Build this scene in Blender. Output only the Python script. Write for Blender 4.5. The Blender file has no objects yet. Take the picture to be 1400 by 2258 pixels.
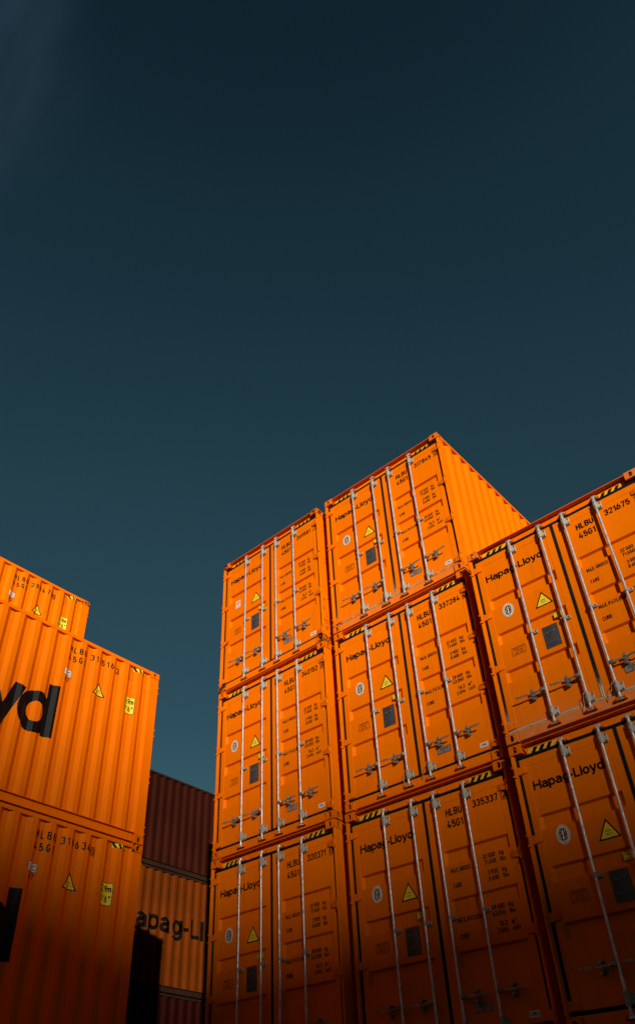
import bpy, bmesh, math, random
from mathutils import Vector, Matrix
R = math.radians
random.seed(7)
scene = bpy.context.scene
COL = scene.collection

# ------------------------------------------------------------------ camera
cam_d = bpy.data.cameras.new("camera")
cam = bpy.data.objects.new("camera", cam_d)
COL.objects.link(cam)
scene.camera = cam
cr = Vector((0.7306, 0.6826, -0.0154)); cu = Vector((0.4396, -0.4530, 0.7756)); cf = Vector((-0.5225, 0.5735, 0.6310))
m = Matrix((cr, cu, -cf)).transposed().to_4x4()
m.translation = Vector((8.9461, -8.0655, 1.7429))
cam.matrix_world = m
cam_d.sensor_fit = 'VERTICAL'
cam_d.sensor_height = 36.0
cam_d.lens = 1722.5 / 2258.0 * 36.0
cam_d.shift_x = 75.0 / 2258.0
cam_d.shift_y = 125.0 / 2258.0
cam_d.clip_start = 0.05
cam_d.clip_end = 6000.0

# ------------------------------------------------------------------ sky
SUN_AZ, SUN_EL = 131.4, 9.9          # azimuth clockwise from +y
world = bpy.data.worlds.new("World")
scene.world = world
world.use_nodes = True
wt = world.node_tree
bg = wt.nodes['Background']
sky = wt.nodes.new('ShaderNodeTexSky')
sky.sky_type = 'NISHITA'; sky.sun_disc = False
sky.sun_elevation = R(SUN_EL); sky.sun_rotation = R(SUN_AZ)
sky.altitude = 1500; sky.air_density = 0.75; sky.dust_density = 0.1; sky.ozone_density = 2.2
tint = wt.nodes.new('ShaderNodeMix'); tint.data_type = 'RGBA'; tint.blend_type = 'MULTIPLY'
tint.inputs[0].default_value = 1.0
sdot = wt.nodes.new('ShaderNodeVectorMath'); sdot.operation = 'DOT_PRODUCT'
sdot.inputs[1].default_value = (math.sin(R(SUN_AZ)) * math.cos(R(SUN_EL)), math.cos(R(SUN_AZ)) * math.cos(R(SUN_EL)), math.sin(R(SUN_EL)))
srm = wt.nodes.new('ShaderNodeMapRange'); srm.interpolation_type = 'SMOOTHSTEP'
srm.inputs[1].default_value = 0.12; srm.inputs[2].default_value = 0.85
wt.links.new(sdot.outputs['Value'], srm.inputs[0])
stint = wt.nodes.new('ShaderNodeMix'); stint.data_type = 'RGBA'
stint.inputs[6].default_value = (0.80, 1.0, 0.58, 1); stint.inputs[7].default_value = (0.74, 0.37, 0.16, 1)
tup = wt.nodes.new('ShaderNodeSeparateXYZ')
low = wt.nodes.new('ShaderNodeValToRGB')               # colour of the clear sky by height above the horizon
lr = low.color_ramp
stops = [(0.0, (1.0, 0.75, 0.58)), (0.36, (0.86, 0.95, 0.54)), (0.46, (0.86, 0.97, 0.55)), (0.68, (1.08, 1.25, 0.69)), (0.78, (1.0, 1.27, 0.72)), (0.89, (0.94, 1.19, 0.70)), (0.955, (0.74, 0.92, 0.56)), (1.0, (0.68, 0.85, 0.53))]
while len(lr.elements) < len(stops): lr.elements.new(0.5)
for e_, (p_, c_) in zip(lr.elements, stops):
    e_.position = p_; e_.color = (c_[0] / 1.35, c_[1] / 1.35, c_[2] / 1.35, 1)
wt.links.new(tup.outputs[2], low.inputs[0]); wt.links.new(low.outputs[0], stint.inputs[6])
wt.links.new(srm.outputs[0], stint.inputs[0]); wt.links.new(stint.outputs[2], tint.inputs[7])
gam = wt.nodes.new('ShaderNodeGamma'); gam.inputs[1].default_value = 1.25
wt.links.new(sky.outputs[0], gam.inputs[0]); wt.links.new(gam.outputs[0], tint.inputs[6])
tc = wt.nodes.new('ShaderNodeTexCoord')
wt.links.new(tc.outputs['Generated'], sdot.inputs[0]); wt.links.new(tc.outputs['Generated'], tup.inputs[0])
cmap = wt.nodes.new('ShaderNodeMapping')
cmap.inputs['Rotation'].default_value = (0.4, 0.2, 0.9)
cmap.inputs['Scale'].default_value = (4.0, 15.0, 7.0)
wt.links.new(tc.outputs['Generated'], cmap.inputs[0])
cn = wt.nodes.new('ShaderNodeTexNoise'); cn.inputs['Scale'].default_value = 1.3; cn.inputs['Detail'].default_value = 7
wt.links.new(cmap.outputs[0], cn.inputs[0])
# one patch of thin cloud, high in the western sky
cdir = (cf + cr * ((-40 - 775) / 1722.5) - cu * ((60 - 1254) / 1722.5)).normalized()
dot = wt.nodes.new('ShaderNodeVectorMath'); dot.operation = 'DOT_PRODUCT'
dot.inputs[1].default_value = cdir
wt.links.new(tc.outputs['Generated'], dot.inputs[0])
rm = wt.nodes.new('ShaderNodeMapRange'); rm.interpolation_type = 'SMOOTHSTEP'
rm.inputs[1].default_value = math.cos(R(11.0)); rm.inputs[2].default_value = math.cos(R(1.0))
wt.links.new(dot.outputs['Value'], rm.inputs[0])
rn = wt.nodes.new('ShaderNodeMapRange')
rn.inputs[1].default_value = 0.36; rn.inputs[2].default_value = 0.72
wt.links.new(cn.outputs[0], rn.inputs[0])
mul = wt.nodes.new('ShaderNodeMath'); mul.operation = 'MULTIPLY'
wt.links.new(rm.outputs[0], mul.inputs[0]); wt.links.new(rn.outputs[0], mul.inputs[1])
cl = wt.nodes.new('ShaderNodeMix'); cl.data_type = 'RGBA'
cl.inputs[7].default_value = (0.30, 0.60, 0.92, 1)
wt.links.new(tint.outputs[2], cl.inputs[6]); wt.links.new(mul.outputs[0], cl.inputs[0])
wt.links.new(cl.outputs[2], bg.inputs[0])
bg.inputs[1].default_value = 0.0675

# ------------------------------------------------------------------ sun
sd = bpy.data.lights.new("sun", 'SUN')
sd.energy = 5.0; sd.angle = R(0.5); sd.color = (1.0, 0.93, 0.82)
sun = bpy.data.objects.new("sun", sd)
COL.objects.link(sun)
to_sun = Vector((math.sin(R(SUN_AZ)) * math.cos(R(SUN_EL)), math.cos(R(SUN_AZ)) * math.cos(R(SUN_EL)), math.sin(R(SUN_EL))))
sun.rotation_euler = (-to_sun).to_track_quat('-Z', 'Y').to_euler()
sun.location = to_sun * 60

scene.view_settings.view_transform = 'Standard'
scene.view_settings.look = 'None'
scene.view_settings.exposure = 0.0
scene.view_settings.gamma = 1.0
scene.cycles.max_bounces = 5
scene.cycles.diffuse_bounces = 2

# ------------------------------------------------------------------ materials
MATS = {}

def node_mat(name):
    mt = bpy.data.materials.new(name); mt.use_nodes = True
    return mt, mt.node_tree, mt.node_tree.nodes['Principled BSDF']

def N(t, kind, **inp):
    n = t.nodes.new(kind)
    for k, v in inp.items():
        n.inputs[k.replace('_', ' ')].default_value = v
    return n

def paint(name, base, var=0.12, rough=0.45, grime=0.25, grime_col=(0.10, 0.03, 0.008), rust=0.0, bump=0.25, spec=0.03):
    """weathered steel paint: tone mottling, vertical run-off streaks, chips of rust, dust that settles where the object's dust value says"""
    mt, t, b = node_mat(name)
    L = t.links
    co = t.nodes.new('ShaderNodeTexCoord')
    inf = t.nodes.new('ShaderNodeObjectInfo')
    off = t.nodes.new('ShaderNodeVectorMath'); off.operation = 'ADD'
    geo = t.nodes.new('ShaderNodeNewGeometry')
    L.new(geo.outputs['Position'], off.inputs[0])
    off.inputs[1].default_value = (3.1, 1.7, 0.3)
    n1 = N(t, 'ShaderNodeTexNoise', Scale=0.9, Detail=5.0, Roughness=0.6)
    L.new(off.outputs[0], n1.inputs[0])
    mp = t.nodes.new('ShaderNodeMapping'); mp.inputs['Scale'].default_value = (14, 14, 0.7)
    L.new(off.outputs[0], mp.inputs[0])
    n2 = N(t, 'ShaderNodeTexNoise', Scale=1.0, Detail=6.0, Roughness=0.65)
    L.new(mp.outputs[0], n2.inputs[0])
    n3 = N(t, 'ShaderNodeTexNoise', Scale=11.0, Detail=8.0, Roughness=0.7)
    L.new(off.outputs[0], n3.inputs[0])
    # mottling
    r1 = t.nodes.new('ShaderNodeMapRange'); r1.inputs[1].default_value = 0.3; r1.inputs[2].default_value = 0.7
    r1.inputs[3].default_value = 1 - var; r1.inputs[4].default_value = 1 + var * 0.6
    L.new(n1.outputs[0], r1.inputs[0])
    vm = t.nodes.new('ShaderNodeVectorMath'); vm.operation = 'SCALE'
    vm.inputs[0].default_value = base
    tn = t.nodes.new('ShaderNodeAttribute'); tn.attribute_type = 'OBJECT'; tn.attribute_name = 'tone'
    tm = t.nodes.new('ShaderNodeMath'); tm.operation = 'MULTIPLY_ADD'
    L.new(tn.outputs['Fac'], tm.inputs[0]); L.new(r1.outputs[0], tm.inputs[1]); L.new(r1.outputs[0], tm.inputs[2])
    L.new(tm.outputs[0], vm.inputs['Scale'])
    # streaks
    r2 = t.nodes.new('ShaderNodeMapRange'); r2.inputs[1].default_value = 0.52; r2.inputs[2].default_value = 0.85
    r2.inputs[4].default_value = grime
    L.new(n2.outputs[0], r2.inputs[0])
    m1 = t.nodes.new('ShaderNodeMix'); m1.data_type = 'RGBA'
    L.new(r2.outputs[0], m1.inputs[0]); L.new(vm.outputs[0], m1.inputs[6]); m1.inputs[7].default_value = (*grime_col, 1)
    # rust chips
    at2 = t.nodes.new('ShaderNodeAttribute'); at2.attribute_type = 'OBJECT'; at2.attribute_name = 'rust'
    ra = t.nodes.new('ShaderNodeMath'); ra.operation = 'ADD'; ra.inputs[1].default_value = rust
    L.new(at2.outputs['Fac'], ra.inputs[0])
    rs = t.nodes.new('ShaderNodeMath'); rs.operation = 'MULTIPLY_ADD'; rs.inputs[1].default_value = -0.34; rs.inputs[2].default_value = 0.76
    L.new(ra.outputs[0], rs.inputs[0])
    r3 = t.nodes.new('ShaderNodeMapRange'); r3.clamp = True
    L.new(n3.outputs[0], r3.inputs[0]); L.new(rs.outputs[0], r3.inputs[1])
    ad = t.nodes.new('ShaderNodeMath'); ad.operation = 'ADD'; ad.inputs[1].default_value = 0.05
    L.new(rs.outputs[0], ad.inputs[0]); L.new(ad.outputs[0], r3.inputs[2])
    m2 = t.nodes.new('ShaderNodeMix'); m2.data_type = 'RGBA'
    L.new(r3.outputs[0], m2.inputs[0]); L.new(m1.outputs[2], m2.inputs[6]); m2.inputs[7].default_value = (0.05, 0.018, 0.009, 1)
    # dust, settled low on the thing
    at = t.nodes.new('ShaderNodeAttribute'); at.attribute_type = 'OBJECT'; at.attribute_name = 'dust'
    sp = t.nodes.new('ShaderNodeSeparateXYZ'); L.new(co.outputs['Object'], sp.inputs[0])
    r4 = t.nodes.new('ShaderNodeMapRange'); r4.inputs[1].default_value = 0.62; r4.inputs[2].default_value = 0.0
    L.new(sp.outputs[2], r4.inputs[0])
    p4 = t.nodes.new('ShaderNodeMath'); p4.operation = 'POWER'; p4.inputs[1].default_value = 2.6; L.new(r4.outputs[0], p4.inputs[0])
    r5 = t.nodes.new('ShaderNodeMapRange'); r5.inputs[1].default_value = 0.3; r5.inputs[2].default_value = 0.62
    L.new(n3.outputs[0], r5.inputs[0])
    mm = t.nodes.new('ShaderNodeMath'); mm.operation = 'MULTIPLY'; L.new(p4.outputs[0], mm.inputs[0]); L.new(r5.outputs[0], mm.inputs[1])
    mk = t.nodes.new('ShaderNodeMath'); mk.operation = 'MULTIPLY'; mk.use_clamp = True
    L.new(mm.outputs[0], mk.inputs[0]); L.new(at.outputs['Fac'], mk.inputs[1])
    m3 = t.nodes.new('ShaderNodeMix'); m3.data_type = 'RGBA'
    L.new(mk.outputs[0], m3.inputs[0]); L.new(m2.outputs[2], m3.inputs[6]); m3.inputs[7].default_value = (0.50, 0.40, 0.25, 1)
    L.new(m3.outputs[2], b.inputs['Base Color'])
    rr = t.nodes.new('ShaderNodeMapRange'); rr.inputs[3].default_value = rough - 0.1; rr.inputs[4].default_value = rough + 0.18
    L.new(n3.outputs[0], rr.inputs[0]); L.new(rr.outputs[0], b.inputs['Roughness'])
    b.inputs['Specular IOR Level'].default_value = spec
    if bump:
        nb = N(t, 'ShaderNodeTexNoise', Scale=2.6, Detail=2.0)
        L.new(off.outputs[0], nb.inputs[0])
        bp = t.nodes.new('ShaderNodeBump'); bp.inputs['Strength'].default_value = bump; bp.inputs['Distance'].default_value = 0.012
        L.new(nb.outputs[0], bp.inputs['Height']); L.new(bp.outputs[0], b.inputs['Normal'])
    return mt

def plain(name, base, rough=0.5, metal=0.0, var=0.15, scale=30.0, spec=0.2):
    mt, t, b = node_mat(name)
    geo = t.nodes.new('ShaderNodeNewGeometry')
    n = N(t, 'ShaderNodeTexNoise', Scale=scale, Detail=5.0)
    t.links.new(geo.outputs['Position'], n.inputs[0])
    r = t.nodes.new('ShaderNodeMapRange'); r.inputs[1].default_value = 0.3; r.inputs[2].default_value = 0.7
    r.inputs[3].default_value = 1 - var; r.inputs[4].default_value = 1 + var
    t.links.new(n.outputs[0], r.inputs[0])
    v = t.nodes.new('ShaderNodeVectorMath'); v.operation = 'SCALE'; v.inputs[0].default_value = base
    t.links.new(r.outputs[0], v.inputs['Scale']); t.links.new(v.outputs[0], b.inputs['Base Color'])
    b.inputs['Roughness'].default_value = rough; b.inputs['Metallic'].default_value = metal
    b.inputs['Specular IOR Level'].default_value = spec
    return mt

ORANGE = (0.84, 0.170, 0.0)
MATS['orange'] = paint('orange_paint', ORANGE, var=0.07, grime=0.20, rough=0.5, bump=0.26)
MATS['orange_casting'] = paint('orange_casting_paint', (0.78, 0.150, 0.001), var=0.08, grime=0.35, rust=0.33, bump=0.3)
MATS['ochre'] = paint('darkened_ochre_paint', (0.118, 0.0225, 0.0006), var=0.22, grime=0.7, grime_col=(0.045, 0.011, 0.002), rust=0.30, rough=0.6, bump=0.5)  # dull old-stack paints, here to the rails, darkened in place of missing shade
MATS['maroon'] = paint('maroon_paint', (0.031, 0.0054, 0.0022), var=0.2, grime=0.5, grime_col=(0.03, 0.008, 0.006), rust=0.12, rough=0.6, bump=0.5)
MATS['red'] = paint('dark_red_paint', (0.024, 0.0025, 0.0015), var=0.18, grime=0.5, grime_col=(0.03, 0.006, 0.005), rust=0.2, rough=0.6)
MATS['brown_rail'] = paint('weathered_rail_paint', (0.026, 0.0115, 0.0065), var=0.3, grime=0.6, grime_col=(0.05, 0.02, 0.012), rust=0.45, rough=0.7)
MATS['rubber'] = paint('black_rubber', (0.010, 0.0095, 0.009), var=0.2, rough=0.6, grime=0.0, bump=0, spec=0.15)
MATS['steel'] = plain('galvanised_steel', (0.60, 0.56, 0.52), rough=0.34, metal=0.55, var=0.28, scale=20)
MATS['zinc'] = plain('zinc_casting', (0.37, 0.335, 0.275), rough=0.55, metal=0.15, var=0.25, scale=40)
MATS['handle_steel'] = plain('worn_handle_steel', (0.28, 0.23, 0.165), rough=0.36, metal=0.4, var=0.5, scale=45)
MATS['dark_steel'] = plain('greased_steel', (0.22, 0.18, 0.14), rough=0.4, metal=0.6, var=0.35, scale=30)
MATS['black'] = plain('black_lettering', (0.0045, 0.0042, 0.0042), rough=0.5, var=0.3, spec=0.15)
MATS['old_black'] = plain('faded_black_lettering', (0.006, 0.005, 0.004), rough=0.8, var=0.5, scale=9, spec=0.0)
MATS['darkred'] = plain('dark_red_print', (0.09, 0.008, 0.004), rough=0.5)
MATS['yellow'] = plain('yellow_film', (0.88, 0.62, 0.03), rough=0.5, var=0.08)
MATS['strip_yellow'] = plain('striped_film_yellow', (0.78, 0.45, 0.025), rough=0.5, var=0.12)
MATS['white'] = plain('white_film', (0.72, 0.66, 0.56), rough=0.45, var=0.08)
MATS['plate'] = plain('etched_plate', (0.085, 0.085, 0.09), rough=0.4, metal=0.3, var=0.3, scale=60)
MATS['plate_light'] = plain('brushed_plate', (0.30, 0.24, 0.22), rough=0.4, metal=0.3, var=0.2, scale=60)
MATS['plate_print'] = plain('plate_print', (0.03, 0.03, 0.032), rough=0.5)
MATS['brown'] = plain('seal_brown_print', (0.07, 0.028, 0.012), rough=0.5)
MATS['logo_orange'] = plain('orange_print', (0.75, 0.14, 0.01), rough=0.5)
MATS['blue'] = plain('navy_print', (0.02, 0.03, 0.07), rough=0.5)
MATS['wire'] = plain('seal_wire', (0.35, 0.27, 0.18), rough=0.5, metal=0.4)
MATS['ply'] = plain('container_floor', (0.05, 0.04, 0.03), rough=0.9)

# ------------------------------------------------------------------ mesh helpers
class MB:
    def __init__(s):
        s.v = []; s.f = []; s.mi = []; s.cur = 0
    def quad(s, *pts):
        i = len(s.v); s.v += [tuple(p) for p in pts]; s.f.append(tuple(range(i, i + len(pts)))); s.mi.append(s.cur)
    def box(s, x0, x1, y0, y1, z0, z1, c=0.0):
        """box, its front (-y) vertical and horizontal edges chamfered by c"""
        if c <= 0:
            P = [(x, y, z) for x in (x0, x1) for y in (y0, y1) for z in (z0, z1)]
            i = len(s.v); s.v += P
            for f in ((0, 1, 3, 2), (4, 6, 7, 5), (0, 4, 5, 1), (2, 3, 7, 6), (0, 2, 6, 4), (1, 5, 7, 3)):
                s.f.append(tuple(i + k for k in f)); s.mi.append(s.cur)
            return
        i = len(s.v)
        s.v += [(x0 + c, y0, z0 + c), (x1 - c, y0, z0 + c), (x1 - c, y0, z1 - c), (x0 + c, y0, z1 - c),
                (x0, y0 + c, z0), (x1, y0 + c, z0), (x1, y0 + c, z1), (x0, y0 + c, z1),
                (x0, y1, z0), (x1, y1, z0), (x1, y1, z1), (x0, y1, z1)]
        for f in ((0, 1, 2, 3), (0, 4, 5, 1), (1, 5, 6, 2), (2, 6, 7, 3), (3, 7, 4, 0),
                  (4, 8, 9, 5), (5, 9, 10, 6), (6, 10, 11, 7), (7, 11, 8, 4), (8, 11, 10, 9)):
            s.f.append(tuple(i + k for k in f)); s.mi.append(s.cur)
    def loft(s, rings, caps=True):
        i = len(s.v); n = len(rings[0])
        for r in rings: s.v += [tuple(p) for p in r]
        for a in range(len(rings) - 1):
            for k in range(n):
                k2 = (k + 1) % n
                s.f.append((i + a * n + k, i + a * n + k2, i + (a + 1) * n + k2, i + (a + 1) * n + k)); s.mi.append(s.cur)
        if caps:
            s.f.append(tuple(i + k for k in reversed(range(n)))); s.mi.append(s.cur)
            j = i + (len(rings) - 1) * n
            s.f.append(tuple(j + k for k in range(n))); s.mi.append(s.cur)
    def tube(s, pts, r, n=10, caps=True):
        pts = [Vector(p) for p in pts]; rings = []
        rs = r if isinstance(r, (list, tuple)) else [r] * len(pts)
        for i, p in enumerate(pts):
            d = (pts[min(i + 1, len(pts) - 1)] - pts[max(i - 1, 0)]).normalized()
            a = d.cross(Vector((0, 0, 1)) if abs(d.z) < 0.9 else Vector((1, 0, 0))).normalized(); b = d.cross(a)
            rings.append([p + (a * math.cos(2 * math.pi * k / n) + b * math.sin(2 * math.pi * k / n)) * rs[i] for k in range(n)])
        s.loft(rings, caps)
    def bar(s, pts, w, t):
        """flat bar through pts: w high (z), t thick (y)"""
        rings = []
        for p in pts:
            x, y, z = p[:3]; k = p[3] if len(p) > 3 else 1.0
            rings.append([(x, y - t / 2, z - w * k / 2), (x, y + t / 2, z - w * k / 2), (x, y + t / 2, z + w * k / 2), (x, y - t / 2, z + w * k / 2)])
        s.loft(rings)
    def cyl_y(s, x, z, r, y0, y1, n=12):
        s.loft([[(x + r * math.cos(2 * math.pi * k / n), y, z + r * math.sin(2 * math.pi * k / n)) for k in range(n)] for y in (y1, y0)])
    def mesh(s, name, mats, smooth=False):
        me = bpy.data.meshes.new(name)
        me.from_pydata(s.v, [], s.f)
        for mname in mats: me.materials.append(MATS[mname])
        for p, k in zip(me.polygons, s.mi): p.material_index = k
        bm = bmesh.new(); bm.from_mesh(me)
        bmesh.ops.recalc_face_normals(bm, faces=bm.faces)
        bm.to_mesh(me); bm.free()
        if smooth:
            me.shade_smooth(); me.set_sharp_from_angle(angle=R(35))
        return me

def link(name, me, parent=None):
    o = bpy.data.objects.new(name, me); COL.objects.link(o)
    if parent is not None: o.parent = parent
    return o

def tag(o, label, cat, group=None, kind=None):
    o['label'] = label; o['category'] = cat
    if group: o['group'] = group
    if kind: o['kind'] = kind

# flat lettering and graphics are drawn in (u, v), then laid on a door or on a corrugated side
TXT = {}
def text_mesh(body, size=1.0, bold=0.0, sx=1.0, spacing=1.0, align='LEFT'):
    key = (body, size, bold, sx, spacing, align)
    if key in TXT: return TXT[key]
    cu_ = bpy.data.curves.new('lettering', 'FONT'); cu_.body = body; cu_.size = size; cu_.offset = bold * size
    cu_.resolution_u = 3; cu_.space_character = spacing; cu_.align_x = align; cu_.fill_mode = 'FRONT'
    ob = bpy.data.objects.new('lettering', cu_); COL.objects.link(ob)
    dg = bpy.context.evaluated_depsgraph_get()
    me = bpy.data.meshes.new_from_object(ob.evaluated_get(dg))
    vs = [(v.co.x * sx, v.co.y) for v in me.vertices]; fs = [tuple(p.vertices) for p in me.polygons]
    bpy.data.objects.remove(ob); bpy.data.curves.remove(cu_); bpy.data.meshes.remove(me)
    TXT[key] = (vs, fs)
    return TXT[key]

CAP = 0.727     # cap height of the built-in font at size 1
class Decal:
    def __init__(s):
        s.v = []; s.f = []; s.mi = []
    def poly(s, pts, mi, layer=0):
        i = len(s.v); s.v += [(p[0], p[1], layer) for p in pts]; s.f.append(tuple(range(i, i + len(pts)))); s.mi.append(mi)
    def ring(s, outer, inner, mi, layer=0):
        n = len(outer)
        for k in range(n):
            s.poly([outer[k], outer[(k + 1) % n], inner[(k + 1) % n], inner[k]], mi, layer)
    def rect(s, u0, u1, v0, v1, mi, layer=0): s.poly([(u0, v0), (u1, v0), (u1, v1), (u0, v1)], mi, layer)
    def frame(s, u0, u1, v0, v1, w, mi, layer=0):
        s.ring([(u0, v0), (u1, v0), (u1, v1), (u0, v1)], [(u0 + w, v0 + w), (u1 - w, v0 + w), (u1 - w, v1 - w), (u0 + w, v1 - w)], mi, layer)
    def ell(s, u, v, a, b, n=28): return [(u + a * math.cos(2 * math.pi * k / n), v + b * math.sin(2 * math.pi * k / n)) for k in range(n)]
    def stroke(s, pts, w, mi, layer=0):
        for a, b in zip(pts[:-1], pts[1:]):
            d = Vector((b[0] - a[0], b[1] - a[1])); d.normalize(); nn = Vector((-d.y, d.x)) * w / 2; e = d * w * 0.3
            s.poly([(a[0] - e.x - nn.x, a[1] - e.y - nn.y), (b[0] + e.x - nn.x, b[1] + e.y - nn.y), (b[0] + e.x + nn.x, b[1] + e.y + nn.y), (a[0] - e.x + nn.x, a[1] - e.y + nn.y)], mi, layer)
    def text(s, body, u, v, cap, mi, layer=0, bold=0.0, sx=1.0, spacing=1.0, align='LEFT', rot=0.0):
        vs, fs = text_mesh(body, cap / CAP, bold, sx, spacing, align)
        i = len(s.v); c, sn = math.cos(rot), math.sin(rot)
        s.v += [(u + x * c - y * sn, v + x * sn + y * c, layer) for x, y in vs]
        for f in fs: s.f.append(tuple(i + k for k in f)); s.mi.append(mi)
    def mesh(s, name, mats, fn, folds=None):
        """fn(u, v, layer) -> local point; folds: u values at which faces are cut first"""
        me = bpy.data.meshes.new(name)
        me.from_pydata(s.v, [], s.f)
        for mm_ in mats: me.materials.append(MATS[mm_])
        for p, k in zip(me.polygons, s.mi): p.material_index = k
        if folds:
            bm = bmesh.new(); bm.from_mesh(me)
            us = [v[0] for v in s.v]; lo, hi = min(us), max(us)
            for q in folds:
                if lo < q < hi:
                    bmesh.ops.bisect_plane(bm, geom=bm.verts[:] + bm.edges[:] + bm.faces[:], plane_co=(q, 0, 0), plane_no=(1, 0, 0), dist=1e-6)
            bm.to_mesh(me); bm.free()
        for v in me.vertices: v.co = fn(v.co.x, v.co.y, v.co.z)
        return me

# ------------------------------------------------------------------ lettering drawn as pen strokes (cap height 1)
def arc(cx, cy, rx, ry, a0, a1, n=10):
    return [(cx + rx * math.cos(R(a0 + (a1 - a0) * k / n)), cy + ry * math.sin(R(a0 + (a1 - a0) * k / n))) for k in range(n + 1)]
def stad(w, y0, y1):
    r = w / 2
    return arc(r, y1 - r, r, r, 0, 180) + arc(r, y0 + r, r, r, 180, 360) + [(w, y1 - r)]
def dinset(t):
    """narrow round-shouldered transport lettering: glyph -> (width, strokes); stroke centre lines"""
    a, z = t / 2, 1 - t / 2; w = 0.48; m_ = 0.5; G = {}
    G['0'] = G['O'] = (w, [stad(w, a, z)])
    G['1'] = (0.24, [[(0.0, 0.74), (0.24, z), (0.24, 0)]])
    G['2'] = (w, [[(0, 0.72)] + arc(w / 2, z - w / 2, w / 2, w / 2, 170, -30) + [(0, a), (w, a)]])
    G['3'] = (w, [arc(w / 2, z - 0.21, w / 2 - 0.01, 0.21, 160, -75), arc(w / 2, a + 0.24, w / 2, 0.24, 85, -165), [(0.2, 0.55), (0.3, 0.55)]])
    G['4'] = (w + 0.05, [[(0.26, 1), (0.0, 0.26), (w + 0.05, 0.26)], [(0.38, 0.52), (0.38, 0)]])
    G['5'] = (w, [[(w - 0.02, z), (0.05, z), (0.03, 0.5)] + arc(w / 2, a + 0.27, w / 2, 0.27, 130, -160)])
    G['6'] = (w, [stad(w, a, 0.62), [(0.01, 0.42), (0.28, 1)]])
    G['9'] = (w, [[(w - x, 1 - y) for x, y in stad(w, a, 0.62)], [(w - 0.01, 0.58), (w - 0.28, 0)]])
    G['7'] = (w, [[(0, z), (w, z), (0.16, 0)]])
    G['8'] = (w, [stad(w, a, 0.54)[:], [(0.03 + x * (w - 0.06) / w, y) for x, y in stad(w, 0.52, z)]])
    G['H'] = (w, [[(0, 0), (0, 1)], [(w, 0), (w, 1)], [(0, m_), (w, m_)]])
    G['L'] = (0.42, [[(0, 1), (0, a), (0.44, a)]])
    G['B'] = (w, [[(0, a), (0, z), (0.24, z)] + arc(0.24, z - 0.21, 0.21, 0.21, 90, -90) + [(0, 0.52)], arc(0.24, a + 0.235, 0.24, 0.235, 90, -90) + [(0, a)]])
    G['U'] = (w, [[(0, 1)] + arc(w / 2, a + w / 2, w / 2, w / 2, 180, 360) + [(w, 1)]])
    G['G'] = (w, [arc(w / 2, z - w / 2, w / 2, w / 2, 20, 180) + arc(w / 2, a + w / 2, w / 2, w / 2, 180, 360) + [(w, 0.48), (0.26, 0.48)]])
    G['C'] = (w, [arc(w / 2, z - w / 2, w / 2, w / 2, 20, 180) + arc(w / 2, a + w / 2, w / 2, w / 2, 180, 340)])
    G['M'] = (0.6, [[(0, 0), (0, 1)], [(0.6, 0), (0.6, 1)], [(0.02, 0.95), (0.3, 0.35), (0.58, 0.95)]])
    G['A'] = (0.54, [[(0, 0), (0.27, 1), (0.54, 0)], [(0.09, 0.26), (0.45, 0.26)]])
    G['X'] = (w, [[(0, 0), (w, 1)], [(w, 0), (0, 1)]])
    G['R'] = (w, [[(0, 0), (0, z), (0.24, z)] + arc(0.24, z - 0.23, 0.23, 0.23, 90, -90) + [(0, z - 0.46)], [(0.24, z - 0.46), (w, 0)]])
    G['P'] = (w, [[(0, 0), (0, z), (0.24, z)] + arc(0.24, z - 0.24, 0.24, 0.24, 90, -90) + [(0, z - 0.48)]])
    G['D'] = (w, [[(0, a), (0, z), (0.22, z)] + arc(0.22, z - 0.26, 0.26, 0.26, 90, 0) + arc(0.22, a + 0.26, 0.26, 0.26, 0, -90) + [(0, a)]])
    G['S'] = (w, [arc(w / 2, z - 0.21, w / 2, 0.21, 20, 250) + arc(w / 2, a + 0.235, w / 2, 0.235, 70, -160)])
    G['T'] = (w, [[(0, z), (w, z)], [(w / 2, z), (w / 2, 0)]])
    G['E'] = (0.42, [[(0.44, z), (0, z), (0, a), (0.44, a)], [(0, m_), (0.38, m_)]])
    G['Y'] = (0.5, [[(0, 1), (0.25, 0.45), (0.5, 1)], [(0.25, 0.45), (0.25, 0)]])
    x = 0.72
    G['k'] = (0.4, [[(0, 0), (0, 1)], [(0.4, x), (0.02, 0.3)], [(0.14, 0.42), (0.42, 0)]])
    G['g'] = (0.42, [stad(0.42, a, x - a), [(0.42, x), (0.42, -0.1)] + arc(0.21, -0.1, 0.21, 0.14, 0, -150)])
    G['l'] = (0.12, [[(0, 1), (0, 0.12), (0.12, a)]])
    G['b'] = (0.42, [stad(0.42, a, x - a), [(0, 0), (0, 1)]])
    G['s'] = (0.38, [arc(0.19, x - a - 0.15, 0.19, 0.15, 20, 250) + arc(0.19, a + 0.16, 0.19, 0.16, 70, -160)])
    G['m'] = (0.66, [[(0, 0), (0, x)], arc(0.165, x - a - 0.16, 0.165, 0.16, 180, 0) + [(0.33, 0)], arc(0.495, x - a - 0.16, 0.165, 0.16, 180, 0) + [(0.66, 0)]])
    G['c'] = (0.38, [arc(0.2, x - a - 0.2, 0.2, 0.2, 20, 180) + arc(0.2, a + 0.2, 0.2, 0.2, 180, 340)])
    G['u'] = (0.4, [[(0, x)] + arc(0.2, a + 0.2, 0.2, 0.2, 180, 360), [(0.4, 0), (0.4, x)]])
    G['f'] = (0.26, [[(0.1, 0)] + arc(0.28, z - 0.18, 0.18, 0.18, 180, 80), [(0, 0.66), (0.3, 0.66)]])
    G['t'] = (0.26, [[(0.1, 0.95), (0.1, 0.18), (0.2, a), (0.3, a)], [(0, 0.66), (0.3, 0.66)]])
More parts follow.
